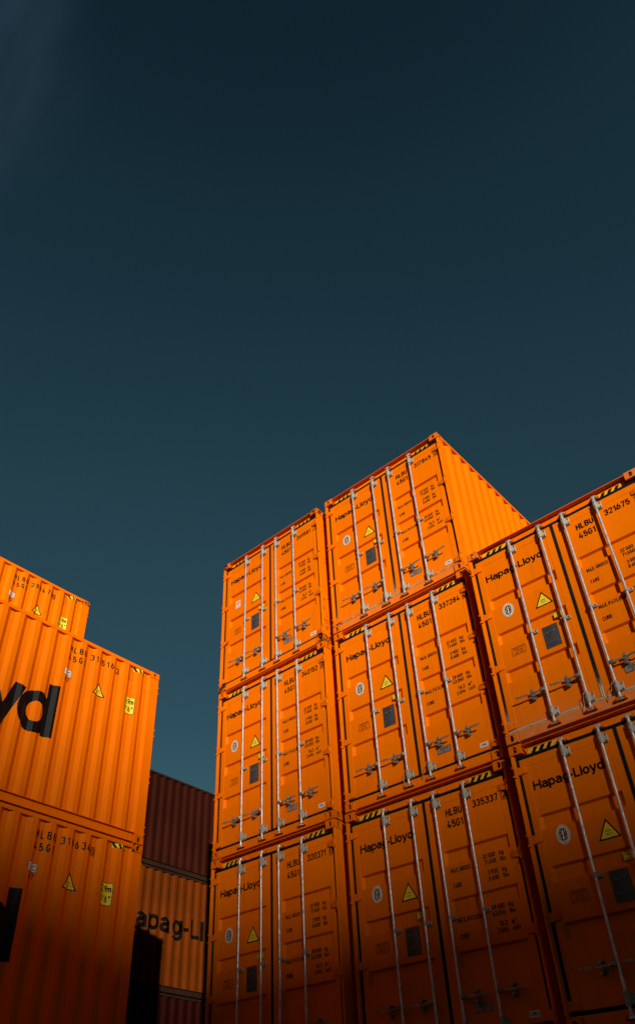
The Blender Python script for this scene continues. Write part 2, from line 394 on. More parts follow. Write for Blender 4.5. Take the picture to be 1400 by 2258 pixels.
    G['3s'] = (0.2, [[(p * 0.42, 0.62 + q * 0.4) for p, q in st] for st in G['3'][1]])
    G['.'] = (0.0, [[(0, 0), (0, t)]]); G[','] = (0.0, [[(0.02, t), (-0.03, -0.14)]])
    G['-'] = (0.26, [[(0, 0.46), (0.26, 0.46)]])
    G["'"] = (0.0, [[(0.02, 1), (0, 0.72)]]); G['"'] = (0.14, [[(0.02, 1), (0, 0.72)], [(0.16, 1), (0.14, 0.72)]])
    G['i'] = (0.0, [[(0, 0), (0, x)], [(0, 0.85), (0, 1)]])
    return G
DIN_T = 0.145
DIN = dinset(DIN_T)
def grotesk():
    """heavy wide grotesque for the big painted name"""
    G = {}; t = 0.196; a = t / 2; x = 0.755
    ring = lambda cx: arc(cx, x / 2, 0.252, x / 2 - a + 0.01, 0, 360, 26)
    G['H'] = (0.66, [[(0, 0), (0, 1)], [(0.66, 0), (0.66, 1)], [(0, 0.52), (0.66, 0.52)]])
    G['a'] = (0.50, [arc(0.25, 0.50, 0.235, x - a - 0.50, 165, 0, 12) + [(0.485, 0.16), (0.52, 0)], [(0.485, 0.44), (0.22, 0.40)] + arc(0.20, 0.235, 0.20, 0.155, 100, 285, 12) + arc(0.25, 0.30, 0.235, 0.22, 285, 350, 6)])
    G['p'] = (0.53, [[(0, -0.27), (0, x)], ring(0.27)])
    G['g'] = (0.53, [ring(0.26), [(0.53, x), (0.53, 0.0)] + arc(0.265, -0.02, 0.265, 0.16, 0, -165, 12)])
    G['d'] = (0.53, [ring(0.25), [(0.53, 0), (0.53, 1)]])
    G['o'] = (0.505, [ring(0.2525)])
    G['-'] = (0.20, [[(-0.05, 0.38), (0.25, 0.38)]])
    G['L'] = (0.46, [[(0, 1), (0, a), (0.52, a)]])
    G['l'] = (0.0, [[(0, 0), (0, 1)]])
    G['y'] = (0.50, [[(-0.02, x), (0.25, 0.02)], [(0.52, x), (0.25, 0.02), (0.18, -0.13), (0.10, -0.175), (-0.02, -0.175)]])
    return G
GRO_T = 0.196
GRO = grotesk()

def strokes(d, body, u, v, cap, mi, layer=0, sx=1.0, gap=0.14, face='din', align='LEFT', weight=1.0):
    """writes body into the graphic d with its left edge (or right edge, or centre) at u"""
    G, t = (DIN, DIN_T) if face == 'din' else (GRO, GRO_T)
    x = 0.0; runs = []
    i = 0
    while i < len(body):
        ch = body[i]; i += 1
        if ch == ' ': x += 0.26; continue
        if ch == '\u00b3': ch = '3s'
        w, st = G[ch]
        for p in st: runs.append([(x + t / 2 + q[0], q[1]) for q in p])
        x += w + t + gap
    total = x - gap
    o = u - (total * cap * sx if align == 'RIGHT' else total * cap * sx / 2 if align == 'CENTER' else 0)
    h = t * cap * weight / 2
    for ri, p in enumerate(runs):
        P = [Vector((o + q[0] * cap * sx, v + q[1] * cap)) for q in p]
        Q = [P[0]]
        for q in P[1:]:
            if (q - Q[-1]).length > 1e-5: Q.append(q)
        P = Q; n = len(P)
        closed = n > 4 and (P[0] - P[-1]).length < cap * 0.02
        if closed: P = P[:-1]; n -= 1
        L_, R_ = [], []
        for k in range(n):
            if closed: d0, d1 = P[k] - P[k - 1], P[(k + 1) % n] - P[k]
            else:
                d0 = P[k] - P[k - 1] if k else P[1] - P[0]; d1 = P[k + 1] - P[k] if k < n - 1 else d0
            d0 = d0.normalized(); d1 = d1.normalized()
            n0 = Vector((-d0.y, d0.x)); n1 = Vector((-d1.y, d1.x))
            b = n0 + n1
            b = b.normalized() if b.length > 1e-4 else n0
            f = min(1.0 / max(b.dot(n0), 0.3), 1.9)
            L_.append(P[k] + b * h * f); R_.append(P[k] - b * h * f)
        for k in range(n if closed else n - 1):
            k2 = (k + 1) % n
            d.poly([L_[k], R_[k], R_[k2], L_[k2]], mi, layer + 0.3 * (ri % 3))

def rrect(u0, u1, v0, v1, r, n=4):
    out = []
    for cx_, cy_, a0 in ((u1 - r, v0 + r, -90), (u1 - r, v1 - r, 0), (u0 + r, v1 - r, 90), (u0 + r, v0 + r, 180)):
        for k in range(n + 1):
            a = R(a0 + 90 * k / n); out.append((cx_ + r * math.cos(a), cy_ + r * math.sin(a)))
    return out

# ------------------------------------------------------------------ shipping container, local frame:
# x across the doors, y from the doors (0) to the blind end, z up
W, LEN = 2.438, 12.192
Y_FR, Y_PAN = 0.045, 0.049           # door frame face, door panel face
PITCH, C0 = 0.279, 0.25              # side corrugation
WAVES = [C0 + PITCH * k for k in range(43)]
DEP = 0.044
def prof(y):
    """depth of the side panel below its outer flats"""
    k = round((y - C0) / PITCH)
    if k < 0 or k >= len(WAVES): return 0.0
    d = abs(y - WAVES[k])
    if d <= 0.036: return DEP
    if d >= 0.101: return 0.0
    return DEP * (0.101 - d) / 0.065
FOLDS = [c + q for c in WAVES for q in (-0.101, -0.036, 0.036, 0.101)]

def casting_mesh(name, mat, top, sx, sy):
    """hollow ISO corner fitting with its three oblong holes; corner at the origin, body runs to +sx x, +sy y, and z up"""
    CW, CD, CH = 0.162, 0.178, 0.118
    bmh = MB()
    def holed(o, ax, bx, nx, wa, wb, ca, cb, ha, hb):
        # face spanned by ax (wa) and bx (wb) at o, outward normal nx; hole centre ca, cb with half sizes ha, hb (stadium)
        n = 24; rim = []; hole = []
        r = min(ha, hb)
        c = 0.006
        for k in range(n):
            a = 2 * math.pi * (k + 0.5) / n
            ca_, sa_ = math.cos(a), math.sin(a)
            hx = ca + (ha - r) * (1 if ca_ > 0 else -1) + r * ca_
            hy = cb + (hb - r) * (1 if sa_ > 0 else -1) + r * sa_
            hole.append((hx, hy))
            dx, dy = hx - ca, hy - cb
            tt = min(((wa - c - ca) if dx > 0 else (ca - c)) / max(abs(dx), 1e-6), ((wb - c - cb) if dy > 0 else (cb - c)) / max(abs(dy), 1e-6))
            rim.append((ca + dx * tt, cb + dy * tt))
        corners = [(c, c), (wa - c, c), (wa - c, wb - c), (c, wb - c)]
        # snap the nearest rim point to each rectangle corner so that the plate stays square
        for q in corners:
            k = min(range(n), key=lambda j: (rim[j][0] - q[0]) ** 2 + (rim[j][1] - q[1]) ** 2); rim[k] = q
        P = lambda q, d=0.0: o + ax * q[0] + bx * q[1] - nx * d
        for k in range(n):
            k2 = (k + 1) % n
            bmh.quad(P(rim[k]), P(rim[k2]), P(hole[k2]), P(hole[k]))
            bmh.quad(P(hole[k]), P(hole[k2]), P(hole[k2], 0.03), P(hole[k], 0.03))
        # chamfered edge
        full = [(0, 0), (wa, 0), (wa, wb), (0, wb)]
        for k in range(4):
            k2 = (k + 1) % 4
            bmh.quad(P(corners[k]), P(corners[k2]), P(full[k2], 0.006), P(full[k], 0.006))
    X, Y, Z = Vector((sx, 0, 0)), Vector((0, sy, 0)), Vector((0, 0, 1))
    O = Vector((0, 0, 0))
    holed(O, X, Z, -Y, CW, CH, CW * 0.5, CH * (0.48 if top else 0.52), 0.026, 0.040)
    holed(O, Y, Z, -X, CD, CH, CD * 0.52, CH * (0.48 if top else 0.52), 0.026, 0.040)
    zc = CH if top else 0.0
    holed(O + Z * zc, X, Y, Z if top else -Z, CW, CD, CW * 0.5, CD * 0.5, 0.032, 0.060)
    # plain faces
    e = 0.004
    for a, b in (((CW, 0), (CW, CD)), ((0, CD), (CW, CD))):
        bmh.quad(X * a[0] + Y * a[1] + Y * (0.006 if a[1] == 0 else 0) + X * (0.006 if a[0] == 0 else 0), X * b[0] + Y * b[1],
                 X * b[0] + Y * b[1] + Z * CH, X * a[0] + Y * a[1] + Y * (0.006 if a[1] == 0 else 0) + X * (0.006 if a[0] == 0 else 0) + Z * CH)
    zz = 0.0 if top else CH
    bmh.quad(Z * zz, X * CW + Z * zz, X * CW + Y * CD + Z * zz, Y * CD + Z * zz)
    me = bpy.data.meshes.new(name); me.from_pydata(bmh.v, [], bmh.f); me.materials.append(MATS[mat])
    bm = bmesh.new(); bm.from_mesh(me)
    bmesh.ops.remove_doubles(bm, verts=bm.verts, dist=0.0004)
    bmesh.ops.recalc_face_normals(bm, faces=bm.faces)
    bm.to_mesh(me); bm.free()
    return me

BODY = {}
def body_parts(pal, H):
    """meshes of frame and panels, as (name, mesh, location)"""
    key = (pal, H)
    if key in BODY: return BODY[key]
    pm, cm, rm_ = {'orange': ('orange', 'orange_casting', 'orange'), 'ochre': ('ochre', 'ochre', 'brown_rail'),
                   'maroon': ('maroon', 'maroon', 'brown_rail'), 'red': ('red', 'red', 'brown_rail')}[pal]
    out = []
    for sx, x0 in ((1, 0.0), (-1, W)):
        for sy, y0 in ((1, 0.0), (-1, LEN)):
            for top in (0, 1):
                out.append(('corner_casting', casting_mesh('corner_casting', cm, top, sx, sy), (x0, y0, H - 0.118 - 0.001 if top else 0.005)))
    # corner posts
    for sx, x0 in ((1, 0.0), (-1, W)):
        a = MB()
        xs = lambda u, v: (min(x0 + sx * u, x0 + sx * v), max(x0 + sx * u, x0 + sx * v))
        a.box(*xs(0.004, 0.036), 0.005, 0.165, 0.125, H - 0.122, c=0.006)
        a.box(*xs(0.036, 0.047), 0.034, 0.165, 0.125, H - 0.122)
        a.tube([(x0 + sx * 0.040, 0.024, 0.15), (x0 + sx * 0.040, 0.024, H - 0.15)], 0.007, 8)
        out.append(('corner_post', a.mesh('corner_post', [pm]), (0, 0, 0)))
        b = MB()
        b.box(*xs(0.004, 0.12), LEN - 0.165, LEN - 0.004, 0.125, H - 0.122)
        out.append(('corner_post', b.mesh('corner_post', [pm]), (0, 0, 0)))
    # door header and sill
    h = MB()
    h.box(0.170, W - 0.170, 0.074, 0.19, H - 0.143, H - 0.034, c=0.004)
    h.box(0.038, 0.170, 0.076, 0.19, H - 0.143, H - 0.124)
    h.box(W - 0.170, W - 0.038, 0.076, 0.19, H - 0.143, H - 0.124)
    h.box(0.166, W - 0.166, 0.002, 0.20, H - 0.034, H - 0.026)
    h.quad((0.166, 0.004, H - 0.034), (0.166, 0.074, H - 0.034), (0.200, 0.074, H - 0.140)) 
    h.quad((W - 0.166, 0.004, H - 0.034), (W - 0.166, 0.074, H - 0.034), (W - 0.200, 0.074, H - 0.140))
    out.append(('door_header', h.mesh('door_header', [pm]), (0, 0, 0)))
    h = MB()
    h.box(0.166, W - 0.166, 0.022, 0.17, 0.018, 0.140, c=0.005)
    h.box(0.038, 0.166, 0.036, 0.17, 0.124, 0.144)
    h.box(W - 0.166, W - 0.038, 0.036, 0.17, 0.124, 0.144)
    out.append(('door_sill', h.mesh('door_sill', [pm]), (0, 0, 0)))
    # blind end beams and wall
    h = MB()
    h.box(0.166, W - 0.166, LEN - 0.10, LEN - 0.006, H - 0.10, H - 0.012)
    h.box(0.166, W - 0.166, LEN - 0.10, LEN - 0.006, 0.012, 0.15)
    out.append(('end_beam', h.mesh('end_beam', [rm_]), (0, 0, 0)))
    e = MB(); pts = [(0.12, 0.0)]
    for k in range(9):
        c = 0.243 + 0.244 * k
        pts += [(c - 0.09, 0), (c - 0.04, 0.045), (c + 0.04, 0.045), (c + 0.09, 0)]
    pts.append((W - 0.12, 0.0))
    for (a, da), (b, db) in zip(pts[:-1], pts[1:]):
        e.quad((a, LEN - 0.012 - da, 0.15), (b, LEN - 0.012 - db, 0.15), (b, LEN - 0.012 - db, H - 0.10), (a, LEN - 0.012 - da, H - 0.10))
    out.append(('end_panel', e.mesh('end_panel', [pm]), (0, 0, 0)))
    # sides
    for sx, x0 in ((1, 0.0), (-1, W)):
        X = lambda d: x0 + sx * d
        s_ = MB()
        ys = [0.165] + [q for q in FOLDS if 0.166 < q < LEN - 0.166] + [LEN - 0.165]
        for a, b in zip(ys[:-1], ys[1:]):
            s_.quad((X(0.007 + prof(a)), a, 0.160), (X(0.007 + prof(b)), b, 0.160), (X(0.007 + prof(b)), b, H - 0.05), (X(0.007 + prof(a)), a, H - 0.05))
        out.append(('side_panel', s_.mesh('side_panel', [pm]), (0, 0, 0)))
        r_ = MB()
        lo, hi = min(X(0.004), X(0.064)), max(X(0.004), X(0.064))
        r_.box(lo, hi, 0.180, LEN - 0.180, H - 0.066, H - 0.010)
        out.append(('top_rail', r_.mesh('top_rail', [rm_ if pal != 'orange' else pm]), (0, 0, 0)))
        q = MB()
        def bx(a, b, z0, z1):
            q.box(min(X(a), X(b)), max(X(a), X(b)), 0.182, LEN - 0.182, z0, z1)
        bx(0.005, 0.060, 0.152, 0.160); bx(0.044, 0.056, 0.030, 0.152); bx(0.012, 0.060, 0.022, 0.030)
        out.append(('bottom_rail', q.mesh('bottom_rail', [rm_]), (0, 0, 0)))
    r_ = MB()
    k = 0; y = 0.2
    while y < LEN - 0.3:
        y2 = min(y + 0.105, LEN - 0.2); zt = H - 0.018 if k % 2 == 0 else H - 0.038
        r_.quad((0.06, y, zt), (W - 0.06, y, zt), (W - 0.06, y2 - 0.03, zt), (0.06, y2 - 0.03, zt))
        zn = H - 0.038 if k % 2 == 0 else H - 0.018
        r_.quad((0.06, y2 - 0.03, zt), (W - 0.06, y2 - 0.03, zt), (W - 0.06, y2, zn), (0.06, y2, zn))
        y = y2; k += 1
    out.append(('roof_panel', r_.mesh('roof_panel', [pm]), (0, 0, 0)))
    u = MB()
    u.box(0.062, W - 0.062, 0.18, LEN - 0.11, 0.125, 0.15)
    for k in range(30):
        u.box(0.062, W - 0.062, 0.4 + k * 0.39, 0.45 + k * 0.39, 0.03, 0.125)
    out.append(('underframe', u.mesh('underframe', ['ply']), (0, 0, 0)))
    BODY[key] = out
    return out

# ---- doors
RODS = [0.638, 1.074, 1.411, 1.847]
RECESS = [2.052, 1.506, 0.954]
ROD_Y = -0.010
def door_mesh(xa, xb, r0, r1):
    d = MB(); s = 0.034; yb = 0.085
    zb, zt = 0.182, 2.716
    za, zc = 0.270, 2.620                                  # panel inside the door's own frame
    xs = [r0, r0 + s, r1 - s, r1]
    zs = [za]
    for t in reversed(RECESS): zs += [t - 0.165, t - 0.150, t - 0.018, t]
    zs.append(zc)
    def yy(i, j):
        if 0 < i < 3 and j not in (0, len(zs) - 1):
            return Y_PAN + (0.036 if (j - 1) % 4 in (1, 2) else 0.0)
        return Y_PAN
    for i in range(3):
        for j in range(len(zs) - 1):
            P = [(xs[i], yy(i, j), zs[j]), (xs[i + 1], yy(i + 1, j), zs[j]), (xs[i + 1], yy(i + 1, j + 1), zs[j + 1]), (xs[i], yy(i, j + 1), zs[j + 1])]
            if i == 1 or len({round(p[1], 4) for p in P}) == 1: d.quad(*P)
            else: d.quad(P[0], P[1], P[2]); d.quad(P[0], P[2], P[3])
    # door frame members round the panel, 4 mm proud
    d.box(xa, r0, Y_FR, yb, zb, zt, c=0.003)
    d.box(r1, xb, Y_FR, yb, zb, zt, c=0.003)
    d.box(r0, r1, Y_FR, yb, zc, zt, c=0.003)
    d.box(r0, r1, Y_FR, yb, zb, za, c=0.003)
    return d.mesh('door', ['orange'])

def gasket_mesh(xa, xb, wl, wr):
    g = MB(); y0, y1 = 0.040, 0.075
    def lip(x0, x1, z0, z1, vert):
        g.box(x0, x1, y0 + 0.005, y1, z0, z1)
        if vert:
            c = (x0 + x1) / 2; g.tube([(c, y0 + 0.004, z0), (c, y0 + 0.004, z1)], 0.007, 8)
        else:
            c = (z0 + z1) / 2; g.tube([(x0, y0 + 0.004, c), (x1, y0 + 0.004, c)], 0.007, 8)
    lip(xa - wl, xb + wr, 2.716, 2.756, False)
    lip(xa - wl, xb + wr, 0.144, 0.182, False)
    lip(xa - wl, xa, 0.182, 2.716, True)
    lip(xb, xb + wr, 0.182, 2.716, True)
    return g.mesh('door_gasket', ['rubber'], smooth=True)

def hinge_mesh(sx, x0, z):
    h = MB(); X = lambda u: x0 + sx * u
    pts = [(0.030, 0.042), (0.070, 0.046), (0.125, 0.036), (0.168, 0.030)]
    rings = []
    for u, hh in pts:
        y0 = 0.016 if u < 0.08 else (0.024 if u < 0.14 else 0.037)
        rings.append([(X(u), y0, z - hh), (X(u), 0.046, z - hh), (X(u), 0.046, z + hh), (X(u), y0, z + hh)])
    h.loft(rings)
    h.tube([(X(0.030), 0.006, z - 0.058), (X(0.030), 0.006, z + 0.058)], 0.014, 10)
    h.box(min(X(0.0), X(0.028)), max(X(0.0), X(0.028)), -0.006, 0.006, z - 0.064, z - 0.040)
    h.box(min(X(0.0), X(0.028)), max(X(0.0), X(0.028)), -0.006, 0.006, z + 0.040, z + 0.064)
    h.tube([(X(0.030), 0.006, z - 0.076), (X(0.030), 0.006, z - 0.058)], 0.017, 8)
    return h.mesh('hinge', ['orange_casting'])

def rod_mesh():
    r = MB()
    r.tube([(0, 0, 0.100), (0, 0, 2.735)], 0.0158, 14)
    for zc, sg in ((0.100, -1), (2.735, 1)):
        r.tube([(0, 0, zc), (0, 0, zc + sg * 0.022)], 0.022, 10)
        r.box(-0.020, 0.030, -0.012, 0.034, min(zc + sg * 0.022, zc + sg * 0.046), max(zc + sg * 0.022, zc + sg * 0.046), c=0.004)   # cam
        r.box(0.024, 0.044, -0.006, 0.040, min(zc + sg * 0.018, zc + sg * 0.04), max(zc + sg * 0.018, zc + sg * 0.04))
        r.box(-0.034, -0.018, -0.004, 0.040, min(zc + sg * 0.028, zc + sg * 0.042), max(zc + sg * 0.028, zc + sg * 0.042))
    return r.mesh('locking_bar', ['steel'], smooth=True)

def keeper_mesh(sg):
    k = MB()
    for a, b in ((-0.062, -0.030), (0.034, 0.064)):
        k.box(a, b, 0.004, 0.052, -0.020, 0.018, c=0.004)
    k.box(-0.060, 0.062, 0.030, 0.05, sg * 0.012 - 0.012, sg * 0.012 + 0.012)
    k.box(-0.052, -0.036, -0.012, 0.006, -0.012, 0.006)
    k.box(0.042, 0.056, -0.012, 0.006, -0.004, 0.014)
    return k.mesh('cam_keeper', ['orange_casting'])

def guide_mesh():
    """long bar guide with bolted ear"""
    g = MB()
    n = 10; ring = [(0.028 * math.cos(2 * math.pi * k / n), 0.026 * math.sin(2 * math.pi * k / n)) for k in range(n)]
    g.loft([[(x, y, z) for x, y in ring] for z in (-0.062, -0.050)])
    g.loft([[(x * 0.93, y * 0.93, z) for x, y in ring] for z in (-0.050, 0.050)])
    g.loft([[(x, y, z) for x, y in ring] for z in (0.050, 0.062)])
    g.box(-0.024, 0.024, 0.0, 0.048, -0.055, 0.055)
    g.box(0.020, 0.064, 0.032, 0.048, -0.048, 0.048, c=0.006)
    g.box(0.020, 0.036, 0.006, 0.036, -0.046, 0.046, c=0.004)
    for z in (-0.034, 0.034):
        g.cur = 1; g.cyl_y(0.050, z, 0.009, 0.022, 0.032, 8); g.cyl_y(0.0, z, 0.006, -0.031, -0.02, 8); g.cur = 0
    return g.mesh('bar_guide', ['zinc', 'dark_steel'], smooth=True)

def mid_guide_mesh():
    g = MB()
    g.tube([(0, 0, -0.022), (0, 0, 0.022)], 0.024, 10)
    g.box(-0.022, 0.022, 0.0, 0.05, -0.020, 0.020)
    g.box(0.015, 0.062, 0.032, 0.05, -0.020, 0.020, c=0.005)
    g.box(-0.040, -0.015, 0.036, 0.05, -0.018, 0.018)
    g.cur = 1; g.cyl_y(0.045, 0, 0.009, 0.024, 0.034, 8)
    return g.mesh('bar_guide', ['zinc', 'dark_steel'], smooth=True)

def handle_mesh(sx):
    h = MB()
    h.box(min(sx * 0.010, sx * 0.070), max(sx * 0.010, sx * 0.070), -0.030, 0.016, -0.022, 0.022, c=0.006)
    h.bar([(sx * 0.055, -0.010, 0.0), (sx * 0.10, -0.016, -0.002), (sx * 0.14, -0.012, -0.004), (sx * 0.18, -0.010, -0.004, 0.9),
           (sx * 0.215, -0.014, -0.004, 0.9), (sx * 0.255, -0.030, -0.003, 1.0), (sx * 0.30, -0.034, -0.002, 1.05), (sx * 0.375, -0.034, 0.0, 0.9)], 0.020, 0.009)
    h.cyl_y(sx * 0.042, 0, 0.011, -0.036, -0.028, 8)
    return h.mesh('door_handle', ['handle_steel'], smooth=True)

def handle_keeper_mesh():
    k = MB()
    k.box(-0.030, 0.030, 0.036, 0.049, -0.052, 0.052)
    n = 12
    for zc in (0.044, -0.050):
        k.cyl_y(0, zc, 0.020, -0.010, 0.044, n)
    k.box(-0.020, 0.020, -0.018, 0.0, 0.018, 0.040, c=0.004)
    k.box(-0.016, 0.016, -0.022, -0.006, -0.030, -0.012, c=0.004)
    k.cur = 1
    k.cyl_y(0.0, -0.054, 0.009, -0.014, -0.008, 8)
    return k.mesh('handle_keeper', ['handle_steel', 'dark_steel'], smooth=True)

def on_door(y=Y_PAN):
    return lambda u, v, l: (u - 0.030, y - 0.0015 - 0.0012 * l, v + 0.030)

# graphics shared by all door ends
def tri_graphic(dc, u0, u1, v0, v1, mi_b, mi_y, cap):
    c = (u0 + u1) / 2; r = 0.012
    def tri(ins):
        out = []
        P = [(u0 + ins * 1.75, v0 + ins), (u1 - ins * 1.75, v0 + ins), (c, v1 - ins * 2.1)]
        for k in range(3):
            p, a, b = Vector(P[k]), Vector(P[(k + 1) % 3]), Vector(P[(k - 1) % 3])
            e1 = p + (b - p).normalized() * r; e2 = p + (a - p).normalized() * r
            for q in (0, 0.25, 0.5, 0.75, 1): 
                out.append(tuple(e1 * (1 - q) ** 2 + p * 2 * q * (1 - q) + e2 * q * q))
        return out
    dc.poly(tri(0.0), mi_b, 0); dc.poly(tri(0.015), mi_y, 1)
    dc.text('SUPER', c, v0 + (v1 - v0) * 0.36, cap, mi_b, 2, bold=0.01, align='CENTER')
    dc.text('HEAVY', c, v0 + (v1 - v0) * 0.36 - cap * 1.9, cap, mi_b, 2, bold=0.01, align='CENTER')

def make_stickers():
    S = {}
    d = Decal(); strokes(d, 'Hapag-Lloyd', 0.215, 2.300, 0.106, 0, sx=1.08, gap=0.02, face='gro', weight=1.05)
    S['company_lettering'] = d.mesh('company_lettering', ['black'], on_door())
    d = Decal(); tri_graphic(d, 0.772, 1.015, 1.588, 1.800, 0, 1, 0.017)
    S['warning_sticker'] = d.mesh('warning_sticker', ['black', 'yellow'], on_door())
    # oval certification seal
    d = Decal(); u, v = 0.422, 1.758
    d.poly(d.ell(u, v, 0.079, 0.104), 0, 0)
    d.ring(d.ell(u, v, 0.073, 0.098), d.ell(u, v, 0.0715, 0.0965), 1, 1)
    d.ring(d.ell(u, v, 0.052, 0.074), d.ell(u, v, 0.0505, 0.0725), 1, 1)
    d.poly([(u + 0.042 * math.copysign(abs(math.cos(a)) ** 0.6, math.cos(a)), v + 0.064 * math.copysign(abs(math.sin(a)) ** 0.6, math.sin(a))) for a in [2 * math.pi * k / 28 for k in range(28)]], 1, 1)
    d.poly(d.ell(u, v + 0.036, 0.009, 0.012, 10), 0, 2)
    d.poly([(u - 0.009, v + 0.024), (u + 0.009, v + 0.024), (u + 0.006, v - 0.012), (u + 0.012, v - 0.052), (u - 0.012, v - 0.052), (u - 0.006, v - 0.012)], 0, 2)
    d.stroke([(u + 0.014, v + 0.02), (u + 0.030, v + 0.030), (u + 0.028, v + 0.054)], 0.005, 0, 2)
    d.stroke([(u - 0.013, v + 0.018), (u - 0.029, v + 0.002), (u - 0.032, v - 0.02)], 0.005, 0, 2)
    d.poly(d.ell(u - 0.026, v - 0.034, 0.006, 0.009, 8), 0, 2); d.poly(d.ell(u + 0.028, v - 0.030, 0.004, 0.014, 8), 0, 2)
    d.poly(d.ell(u - 0.026, v + 0.040, 0.004, 0.010, 8), 0, 2); d.poly(d.ell(u + 0.030, v + 0.004, 0.004, 0.005, 8), 0, 2)
    word = 'BUREAU VERITAS'
    for k, ch in enumerate(word):
        a = R(208 - 236 * k / (len(word) - 1))
        if ch == ' ': continue
        px_, py_ = u + 0.0565 * math.cos(a), v + 0.080 * math.sin(a)
        d.text(ch, px_, py_, 0.011, 1, 2, bold=0.0, align='CENTER', rot=math.atan2(math.sin(a) / 0.083, math.cos(a) / 0.060) - math.pi / 2)
    d.text('1828', u, v - 0.089, 0.011, 1, 2, bold=0.01, align='CENTER')
    S['oval_seal_sticker'] = d.mesh('oval_seal_sticker', ['white', 'brown'], on_door())
    # white certification tag of the exception
    d = Decal()
    d.poly(rrect(0.362, 0.482, 1.664, 1.836, 0.006), 0, 0)
    d.poly(d.ell(0.422, 1.778, 0.050, 0.042), 1, 1); d.ring(d.ell(0.422, 1.778, 0.034, 0.027), d.ell(0.422, 1.778, 0.024, 0.017), 0, 2)
    d.stroke([(0.400, 1.762), (0.445, 1.796)], 0.007, 0, 2)
    for k in range(3): d.rect(0.372, 0.472, 1.706 - k * 0.022, 1.712 - k * 0.022, 1, 1)
    S['white_seal_sticker'] = d.mesh('white_seal_sticker', ['white', 'logo_orange'], on_door())
    # yellow tag
    d = Decal()
    d.poly(rrect(0.972, 1.096, 1.352, 1.428, 0.006), 0, 0); d.frame(0.972, 1.096, 1.352, 1.428, 0.002, 1, 1)
    d.text('TIR', 0.988, 1.392, 0.024, 1, 1, bold=0.015, spacing=1.2)
    d.rect(0.990, 1.050, 1.372, 1.375, 1, 1); d.rect(0.990, 1.040, 1.363, 1.366, 1, 1)
    S['yellow_tag'] = d.mesh('yellow_tag', ['yellow', 'black'], lambda u, v, l: (u - 0.034, Y_PAN + 0.002 - 0.0012 * l, v + 0.034))
    # data plate
    d = Decal()
    d.rect(0.782, 0.980, 0.986, 1.290, 0, 0); d.frame(0.782, 0.980, 0.986, 1.290, 0.004, 1, 1)
    for k in range(17):
        if k in (4, 12): continue
        w_ = random.uniform(0.08, 0.165)
        d.rect(0.798, 0.798 + w_, 1.268 - k * 0.0163, 1.274 - k * 0.0163, 1, 1)
    d.poly(d.ell(0.840, 1.206, 0.006, 0.006, 8), 2, 2); d.poly(d.ell(0.925, 1.206, 0.006, 0.006, 8), 2, 2)
    d.poly(d.ell(0.868, 1.006, 0.006, 0.006, 8), 1, 2)
    S['data_plate'] = d.mesh('data_plate', ['plate', 'plate_print', 'zinc'], on_door(Y_PAN - 0.002))
    # repair notice
    d = Decal()
    ro = rrect(0.340, 0.528, 1.082, 1.196, 0.010); ri = rrect(0.346, 0.522, 1.088, 1.190, 0.008)
    d.ring(ro, ri, 0, 0)
    for k, tx in enumerate(('REPAIR WITH', '"CORTEN"', 'STEEL ONLY')):
        d.text(tx, 0.434, 1.164 - k * 0.032, 0.0205, 0, 0, bold=0.022, align='CENTER', sx=0.86)
    S['repair_notice'] = d.mesh('repair_notice', ['darkred'], on_door())
    # weights
    for nm, rows in (('gross_weight_marking', (('MAX. GROSS', 1.757), ('32 500', 1.816, 'kg'), ('71 650', 1.748, 'lbs'))), ('tare_marking', (('TARE', 1.588), ('3 900', 1.634, 'kg'), ('8 600', 1.566, 'lbs'))),
                     ('payload_marking', (('MAX. PAYLOAD', 1.212), ('28 600', 1.264, 'kg'), ('63 050', 1.196, 'lbs'))), ('volume_marking', (('CUBE', 1.044), ('76.3', 1.088, 'm\u00b3'), ('2 694', 1.020, 'cuft')))):
        d = Decal()
        strokes(d, rows[0][0], 1.508, rows[0][1], 0.050, 0, sx=0.80, weight=1.25)
        for r in rows[1:]:
            strokes(d, r[0], 2.104, r[1], 0.050, 0, align='RIGHT', sx=0.80, weight=1.25); strokes(d, r[2], 2.160, r[1], 0.050, 0, sx=0.80, weight=1.25)
        S[nm] = d.mesh(nm, ['black'], on_door())
    # approval plate and maker's label
    d = Decal()
    d.poly(rrect(1.556, 1.756, 0.318, 0.408, 0.008), 1, 0); d.poly(rrect(1.561, 1.751, 0.323, 0.403, 0.006), 0, 1)
    strokes(d, 'ACEP-D', 1.656, 0.362, 0.030, 1, 2, sx=0.9, align='CENTER'); strokes(d, 'HH-2', 1.656, 0.334, 0.017, 1, 2, align='CENTER')
    S['approval_plate'] = d.mesh('approval_plate', ['plate_light', 'black'], on_door(Y_PAN - 0.002))
    d = Decal()
    d.rect(2.160, 2.278, 0.202, 0.262, 0, 0); d.text('CIMC', 2.219, 0.220, 0.028, 1, 1, bold=0.02, align='CENTER')
    S['maker_label'] = d.mesh('maker_label', ['white', 'blue'], on_door(Y_FR - 0.001))
    # hazard strips on the header
    H = 2.896
    for nm, u0, u1 in (('l', 0.215, 0.590), ('r', W - 0.560, W - 0.205)):
        d = Decal(); v0, v1 = H - 0.144, H - 0.078
        d.poly([(u0, v0), (u1, v0), (u1, v1), (u0, v1)], 0, 0)
        k = u0 + 0.028
        while k + 0.105 < u1 + 0.03:
            a = [(k, v0), (k + 0.050, v0), (k + 0.100, v1), (k + 0.050, v1)]
            a = [(min(p[0], u1), p[1]) for p in a]
            d.poly(a, 1, 1); k += 0.092
        S['hazard_' + nm] = d.mesh('hazard_strip', ['strip_yellow', 'black'], lambda u, v, l: (u - 0.008, 0.072 - 0.0012 * l, v + 0.008))
    return S

